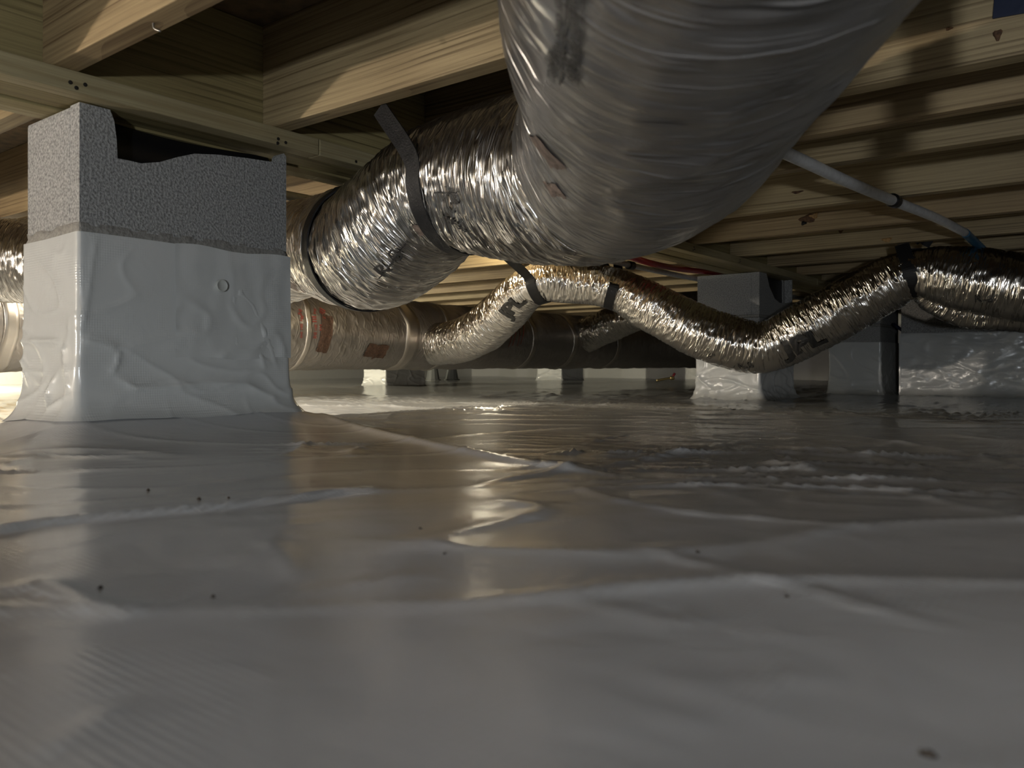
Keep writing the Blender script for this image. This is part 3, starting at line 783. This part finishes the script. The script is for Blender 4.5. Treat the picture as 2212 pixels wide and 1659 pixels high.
# smooth outer sleeve pulled over the near limb, ending at the bend
k_end = int(np.argmin(np.abs(D1.C @ FW - 1.06) + 9 * (np.arange(len(D1.S)) > len(D1.S) * .7)))
sl = np.hstack([D1.C[:k_end + 1], D1.R[:k_end + 1, None] + .009])
sl = np.vstack([sl[:-1:24], sl[-1:]]); sl[-1, 3] -= .004
DS = Duct('outer_sleeve', sl, .005, 180, .0045, 38, 1.9, M['sleeve'], main, 8.3, mo, .8, .07)
duct_text(D1, 'R-8', (834, 594), (874, 546), M['ink'], main, .008, stretch=.8, off=.0045)
v, f = rect_geo(1, .022, 20, 1); D1.decal('printed_line', v, f, (822, 600), (881, 527), M['ink'], main)
v, f = rect_geo(1, .022, 20, 1); D1.decal('printed_line', v, f, (940, 419), (990, 416), M['ink'], main)
duct_text(D1, 'Type', (966, 412), (984, 411), M['ink'], main, stretch=.6)
duct_text(D1, 'c', (957, 432), (963, 431), M['ink'], main)
# round approval mark: ring with a bar, then "us"
ring = []; rf = []
for i in range(24):
    t = 2 * math.pi * i / 24
    ring += [(.5 + .5 * math.cos(t), .8 * math.sin(t)), (.5 + .38 * math.cos(t), .66 * math.sin(t))]
rf = [(2 * i, 2 * ((i + 1) % 24), 2 * ((i + 1) % 24) + 1, 2 * i + 1) for i in range(24)]
D1.decal('printed_mark', ring, rf, (966, 438), (980, 436), M['ink'], main)
v, f = rect_geo(.5, .18, 6, 2, .45, -.1); D1.decal('printed_mark', v, f, (966, 438), (980, 436), M['ink'], main)
duct_text(D1, 'us', (981, 441), (994, 440), M['ink'], main, .02)
for i, (a, b) in enumerate((((962, 471), (985, 478)), ((970, 480), (990, 487)), ((985, 488), (1000, 494)), ((1000, 497), (1015, 503)))):
    v, f = rect_geo(1, .12, 8, 1); D1.decal('printed_line', v, f, a, b, M['ink'], main)
# three long printed columns on the near limb, rows of small blurred capitals
rr = random.Random(3)
for (xa, xb, wdt) in ((1222, 1206, .060), (1252, 1236, .048), (1270, 1252, .055)):
    n = 7; ya, yb = -30, 184
    for i in range(n):
        t0, t1 = i / n, (i + rr.uniform(.78, .92)) / n
        A = (xa + (xb - xa) * t1, ya + (yb - ya) * t1); B = (xa + (xb - xa) * t0, ya + (yb - ya) * t0)
        body = ''.join(rr.choice('HEMNOADRS') for _ in range(rr.randint(4, 7)))
        v, f = text_geo(body, .03); hgt = v[:, 1].max(); v = v.copy()
        px_len = math.hypot(A[0] - B[0], A[1] - B[1]); v[:, 1] *= (9.5 / px_len) / hgt
        DS.decal('printed_text', v, f, A, B, M['ink'], main, .0015)
v, f = rect_geo(1, .012, 30, 1); DS.decal('printed_line', v, f, (1213, 184), (1228, -30), M['ink'], main, .0015)
for A, B, h in (((1168, 325), (1196, 330), .5), ((1186, 408), (1212, 410), .4), ((898, 497), (926, 497), .55), ((618, 612), (640, 612), .5)):
    v, f = rect_geo(1, h, 6, 6, 0, -h / 2); v = v + .06 * np.stack([noise(v[:, 0] * 5, v[:, 1] * 5, 1.), noise(v[:, 0] * 5, v[:, 1] * 5, 4.)], 1)
    (DS if A[1] < 420 else D1).decal('scuffed_label', v, f, A, B, M['scuff'], main, .0015)

# --- branch flex duct
bo = np.array(P(1655, 800, 3.27))
branch = tag(empty('flex_duct', bo), 'narrow silver branch duct arching, sagging before the second pier and rising to the right', 'duct', 'flex ducts')
bc = [W(925, 745, 4.75) + [.12], W(985, 738, 4.3) + [.115], W(1040, 715, 3.95) + [.112], W(1090, 672, 3.7) + [.106], W(1142, 622, 3.5) + [.090], W(1180, 608, 3.45) + [.088], W(1235, 612, 3.45) + [.088],
      W(1285, 615, 3.43) + [.087], W(1332, 625, 3.41) + [.088], W(1400, 660, 3.38) + [.102], W(1490, 706, 3.34) + [.108], W(1570, 737, 3.31) + [.110], W(1640, 751, 3.28) + [.107], W(1672, 744, 3.26) + [.106],
      W(1740, 710, 3.2) + [.110], W(1850, 650, 3.1) + [.108], W(1930, 607, 3.03) + [.100], W(1966, 592, 3.0) + [.086], W(2015, 592, 2.96) + [.100], W(2090, 603, 2.9) + [.118], W(2230, 622, 2.8) + [.120], W(2500, 625, 2.6) + [.120], W(2900, 610, 2.35) + [.12]]
D2 = Duct('jacket', bc, .0038, 130, .0052, 62, 2.2, M['foil_soft'], branch, 4.1, bo)
duct_text(D2, 'JPL', (1100, 692), (1140, 652), M['ink'], branch, .05, stretch=.75)
duct_text(D2, 'JPL', (1693, 775), (1790, 735), M['ink'], branch, .05, stretch=.8)
duct_text(D2, 'R-8', (1599, 794), (1632, 793), M['ink'], branch, .0)
duct_text(D2, '6"', (1529, 773), (1544, 776), M['ink'], branch, .0)
duct_text(D2, 'R-8', (2106, 652), (2146, 652), M['ink'], branch, .0)
# slack jacket hanging below the strap at the right
fc = [W(1972, 612, 3.02) + [.03], W(2010, 640, 3.0) + [.055], W(2080, 668, 2.97) + [.062], W(2200, 678, 2.9) + [.066], W(2420, 672, 2.75) + [.07]]
Duct('slack_fold', fc, .006, 60, .007, 40, 2.0, M['foil_soft'], branch, 9.0, bo)

# --- trunk duct, wrapped in dull foil
to = np.array((-3.3, 2.5, .144))
trunk = tag(empty('trunk_duct', to), 'fat dull foil wrapped trunk duct lying low behind the flex ducts', 'duct')
ys = np.arange(-2.6, 8.61, .28); tc_ = []
for y in ys:
    r = .200 + .006 * float(noise(y * 1.9, 2.2, .3))
    tc_.append([-3.3 + .01 * float(noise(y, 7, 1.)), y, .344 + .006 * float(noise(y * 1.3, 5, 5.)), r])
D3 = Duct('wrap', tc_, .012, 130, .0065, 16, 2.2, M['trunk'], trunk, 6.6, to, .7)
def ring_band(d, px, py, width, mat, name='seam_tape', off=.004, amp=.02, par=None):
    s0, t0 = d.locate(px, py)
    th = np.linspace(0, 2 * np.pi, 90, endpoint=False); u = np.array([-.5, -.47, -.2, .2, .47, .5]) * width
    TH, U = np.meshgrid(th, u, indexing='xy')
    S = s0 + U + amp * noise(np.cos(TH) * 1.2, np.sin(TH) * 1.2, px * .1)
    o = np.array([-.004, off, off, off, off, -.004])[:, None]
    V = d.surf(S, TH, o + 0 * TH)
    return grid_mesh(name, V - d.org, mat, d.obj, wrap_u=True)
ring_band(D3, 668, 735, .03, M['tape']); ring_band(D3, 885, 760, .10, M['tape']); ring_band(D3, 966, 760, .02, M['tape']); ring_band(D3, 1150, 760, .05, M['tape'])
ring_band(D3, 1240, 760, .05, M['tape']); ring_band(D3, 1330, 770, .05, M['tape']); ring_band(D3, 15, 740, .05, M['tape'])
ring_band(DS, 1400, 95, .004, M['sleeve'], 'sleeve_seam', .0006, .02, main); ring_band(DS, 1300, 352, .004, M['sleeve'], 'sleeve_seam', .0006, .02, main)
def torn(d, A, B, h, par, seed, mat=M['kraft'], name='torn_patch'):
    v, f = rect_geo(1, h, 8, 8, 0, -h / 2)
    k = .12 * np.stack([noise(v[:, 0] * 7, v[:, 1] * 7, seed), noise(v[:, 0] * 7, v[:, 1] * 7, seed + 4.)], 1)
    d.decal(name, v + k, f, A, B, mat, par, .004)
torn(D3, (694, 720), (718, 722), 2.6, trunk, 1.0); torn(D3, (790, 756), (832, 762), .55, trunk, 6.0)
rr = random.Random(9)
for x0 in (652, 682, 700):
    for k in range(4):
        y0 = 668 + k * 16
        duct_text(D3, rr.choice(['III', 'EHE', 'HIE', 'IHI']), (x0, y0 + 13), (x0 + 2, y0 + 1), M['red_ink'], trunk, .02, stretch=1.0, off=.003)
for k in range(4):
    v, f = rect_geo(1, .035, 14, 1); D3.decal('printed_line', v, f, (1098 + k * 9, 750 - k * 2), (1104 + k * 9, 700), M['red_ink'], trunk, .003)
duct_text(D3, 'BB', (12, 775), (26, 772), M['red_ink'], trunk, .03, off=.003)
v, f = rect_geo(1, .12, 10, 1); D3.decal('printed_line', v, f, (2, 780), (14, 745), M['red_ink'], trunk, .003)

# --- short take-off flex behind the arch
so = np.array(P(1300, 745, 5.6))
stub = tag(empty('flex_duct', so), 'short crumpled take-off duct rising from the trunk duct behind the arch', 'duct', 'flex ducts')
sc_ = [W(1215, 752, 6.15) + [.13], W(1258, 728, 5.9) + [.125], W(1310, 705, 5.6) + [.115], W(1372, 682, 5.35) + [.105], W(1450, 668, 5.2) + [.105], W(1560, 660, 5.0) + [.105]]
Duct('jacket', sc_, .008, 80, .009, 40, 2.2, M['foil_soft'], stub, 2.7, so)

# ------------------------------------------------------------------ hanging straps
def strap(d, px, py, tops, width, label, tail=None, wd=None, arc=(-95, 95), front=None):
    """black strap slung under the duct at the place seen at (px, py); tops: its two upper ends"""
    s0, _ = d.locate(px, py)
    C, T, N, B, r = d.at(s0)
    base = C - r * N
    e = tag(empty('hanging_strap', base), label, 'strap', 'black duct straps')
    if front is not None:
        arc = (-front, 95) if tops[0][2] < tops[1][2] else (-95, front)
    th = np.radians(np.linspace(180 + arc[0], 180 + arc[1], 15))
    pts = [C + (r + .004) * (math.cos(t) * N + math.sin(t) * B) for t in th]
    all_ = [np.array(tops[0])] + pts + [np.array(tops[1])]
    all_ = [p - base for p in all_]
    ribbon('webbing', all_, T, width, M['strap'], e, .003)
    if tail is not None:
        ribbon('loose_tail', [np.array(p) - base for p in tail], T, width * .9, M['strap'], e, .0025)
    return e
def ceil_pt(px, py, z=ZJ - .003): return hit(px, py, 2, z)
s0, _ = D1.locate(905, 420); C, T, N, B, r = D1.at(s0)
far_side = C - B * .16; 
def strap_tops(d, px, py, front, back_off=.03):
    s0, _ = d.locate(px, py); C, T, N, B, r = d.at(s0)
    side = B if (B @ FW) > 0 else -B
    back = C + side * (r + back_off); back[2] = ZJ - .002
    # arc runs from -B.. to +B: order the tops accordingly
    first = C + math.sin(math.radians(180 - 115)) * B
    f = np.array(front)
    sgn = ((C + math.sin(math.radians(65)) * B) - C) @ side
    return (back, f) if sgn > 0 else (f, back)
strap(D1, 905, 440, strap_tops(D1, 905, 440, ceil_pt(820, 234)), .032, 'wide black strap holding the big duct up under the grained joist', arc=(-95, 95))
strap(D1, 668, 490, strap_tops(D1, 668, 490, ceil_pt(735, 412)), .034, 'black strap round the big duct just behind the near pier', front=150)
strap(D2, 1150, 625, strap_tops(D2, 1150, 625, ceil_pt(1092, 552)), .046, 'black strap at the left end of the branch duct arch', arc=(-95, 95))
strap(D2, 1328, 615, strap_tops(D2, 1328, 615, ceil_pt(1305, 568)), .040, 'black strap at the right end of the branch duct arch, with loose end',
      tail=[ceil_pt(1306, 569, ZJ - .006), ceil_pt(1288, 568, ZJ - .02), ceil_pt(1275, 572, ZJ - .012), ceil_pt(1262, 574, ZJ - .02)], arc=(-95, 95))
strap(D2, 1966, 600, strap_tops(D2, 1966, 600, ceil_pt(1948, 528)), .050, 'black strap pinching the branch duct at the right, with a loose tail',
      tail=[ceil_pt(1950, 526, ZJ - .003), P(1975, 521, 3.0), P(1995, 517, 2.97), P(2014, 524, 2.95)], arc=(-95, 95))
# strap seen behind the big duct near the girder
e = ribbon('hanging_strap', [ceil_pt(766, 418), P(770, 445, 2.2), P(776, 490, 2.25)], (0.3, 1, 0), .035, M['strap'])
tag(e, 'short black strap end hanging behind the big duct beside the white pipe', 'strap', 'black duct straps')

e = ribbon('hanging_strap', [np.array((.033, .575, ZJ - .002)), np.array((.033, .575, .5)), np.array((.034, .577, .36))], (.947, .32, 0), .050, M['strap'])  # unseen strap added out of frame to throw a shadow band on the joists
tag(e, 'added black strap out of view past the right edge, placed to shade the joists', 'strap', 'black duct straps')

# ------------------------------------------------------------------ pipes
pz = ZJ - .016
a = [hit(1560, 262, 2, pz), hit(1632, 300, 2, pz), hit(1740, 350, 2, pz), hit(1830, 392, 2, pz - .004), hit(1930, 434, 2, pz), hit(2020, 470, 2, pz), hit(2085, 503, 2, pz)]
po = a[0]
pipe = tag(empty('water_pipe', po), 'white plastic pipe running under the joists at the right, ending in blue', 'pipe')
tube('pipe_run', [p - po for p in [a[0] + (a[0] - a[1]) * 1.2] + a], .0135, M['pipe'], pipe, .02, 16)
tube('blue_run', [p - po for p in (a[-1] - (a[-1] - a[-2]) * .02, hit(2108, 525, 2, pz), P(2128, 545, 2.95))], .0145, M['blue'], pipe, .02, 16)
c0 = hit(1931, 434, 2, pz); dr = (a[5] - a[3]) / np.linalg.norm(a[5] - a[3])
tube('pipe_clip', [c0 - dr * .014 - po, c0 + dr * .014 - po], .0185, M['black'], pipe, .004, 16)
box('clip_tab', c0 + np.array((-.006, -.010, .010)) - po, c0 + np.array((.006, .010, .016)) - po, M['black'], pipe, .001)

pz2 = ZJ - .014
b = [np.array((-1.72, y, pz2 - .006 * math.sin(y * 2.2))) for y in np.arange(1.1, 5.6, .4)]
pipe2 = tag(empty('water_pipe', b[0]), 'pale plastic pipe running along the far side of the girder', 'pipe')
tube('pipe_run', [p - b[0] for p in b], .0125, M['pipe'], pipe2, .03, 14)
yc = hit(1362, 567, 0, -1.72)[1]
tube('pipe_clip', [np.array((-1.72, yc - .02, pz2 - .004)) - b[0], np.array((-1.72, yc + .02, pz2 - .004)) - b[0]], .019, M['black'], pipe2, .005, 14)
rp_ = [P(1300, 528, 2.8), P(1345, 548, 3.0), P(1400, 567, 3.2), P(1470, 581, 3.5), P(1540, 589, 3.85), P(1600, 600, 4.3)]
redp = tube('water_pipe', [p - rp_[0] for p in rp_], .0125, M['red'], None, .02, 14); redp.location = rp_[0]
tag(redp, 'dark red plastic pipe sagging below the girder in the middle distance', 'pipe')
bl = [P(1930, 700, 4.5), P(1955, 716, 4.45), P(1990, 717, 4.4), P(2040, 708, 4.35), P(2100, 690, 4.3)]
blw = tube('blue_cable', [p - bl[0] for p in bl], .009, M['blue_dark'], None, .02, 10); blw.location = bl[0]
tag(blw, 'thin dark blue cable drooping in front of the wrapped wall', 'cable')

# ------------------------------------------------------------------ small things far back
vb = P(1418, 822, 6.2)
valve = tag(empty('drain_valve', vb), 'small brass valve with a red handle on the liner right of the distant piers', 'valve')
tube('valve_body', [np.zeros(3), P(1440, 818, 6.2) - vb, P(1456, 816, 6.2) - vb], .009, M['brass'], valve, .01, 10)
tube('valve_collar', [P(1448, 817, 6.2) - vb, P(1456, 816, 6.2) - vb], .016, M['brass'], valve, .006, 10)
tube('valve_handle', [P(1454, 813, 6.2) - vb, P(1458, 806, 6.2) - vb], .009, M['red'], valve, .006, 8)
def stand(px, D, label):
    base = hit(px, 812, 2, .012); k = D / max(.1, (base @ FW)); base = np.array((*(base[:2] * k), float(floor_h(base[0] * k, base[1] * k))))
    e = tag(empty('post_jack', base), label, 'stand', 'grey stands far back')
    rows = []
    for z, r in ((0, .09), (.012, .09), (.014, .075), (.12, .055), (.25, .042), (.26, .03), (ZG - base[2] + .0, .03)):
        rows.append([(r * math.cos(t), r * math.sin(t), z) for t in np.linspace(0, 2 * np.pi, 12, endpoint=False)])
    grid_mesh('jack_body', np.array(rows), M['grey'], e, wrap_u=True, smooth=False)
    box('foot_plate', (-.10, -.10, -.012), (.10, .10, .0), M['grey'], e, .002)
stand(935, 8.6, 'left grey tapered post stand under the trunk duct, beside the small pier')
stand(976, 8.9, 'right grey tapered post stand under the trunk duct, beside the small pier')

# specks of dirt on the near liner
for i, (px, py, r) in enumerate(((320, 1060, .0022), (430, 1079, .0022), (494, 1076, .0014), (908, 1142, .0012), (960, 1197, .0012), (217, 1271, .0018), (460, 1290, .0016), (1507, 1194, .0014), (1700, 1290, .0012), (2008, 1634, .0022))):
    p = hit(px, py, 2, .055)
    for _ in range(4):
        z = float(floor_h(p[0], p[1])); p = hit(px, py, 2, z)
    v = []; 
    for zz, rr_ in ((.9, .3), (.3, 1.0), (-.3, 1.0)):
        v.append([(rr_ * r * (1 + .3 * math.sin(5 * t + i)) * math.cos(t), rr_ * r * .7 * math.sin(t), zz * r) for t in np.linspace(0, 2 * np.pi, 7, endpoint=False)])
    o = grid_mesh('dirt_crumb', np.array(v)[::-1], M['dirt'], None, wrap_u=True); o.location = p
    where = ['before the near pier, leftmost of three', 'before the near pier, middle of three', 'before the near pier, rightmost of three', 'beyond the lap seam near the middle',
             'just below the middle of the picture', 'at the far left below the lap seam', 'left of the long fold in the foreground', 'right of the middle, above the thin folds', 'between two thin folds at the right', 'in the bottom right corner'][i]
    tag(o, 'tiny dirt crumb on the liner ' + where, 'dirt', 'dirt crumbs on the liner')
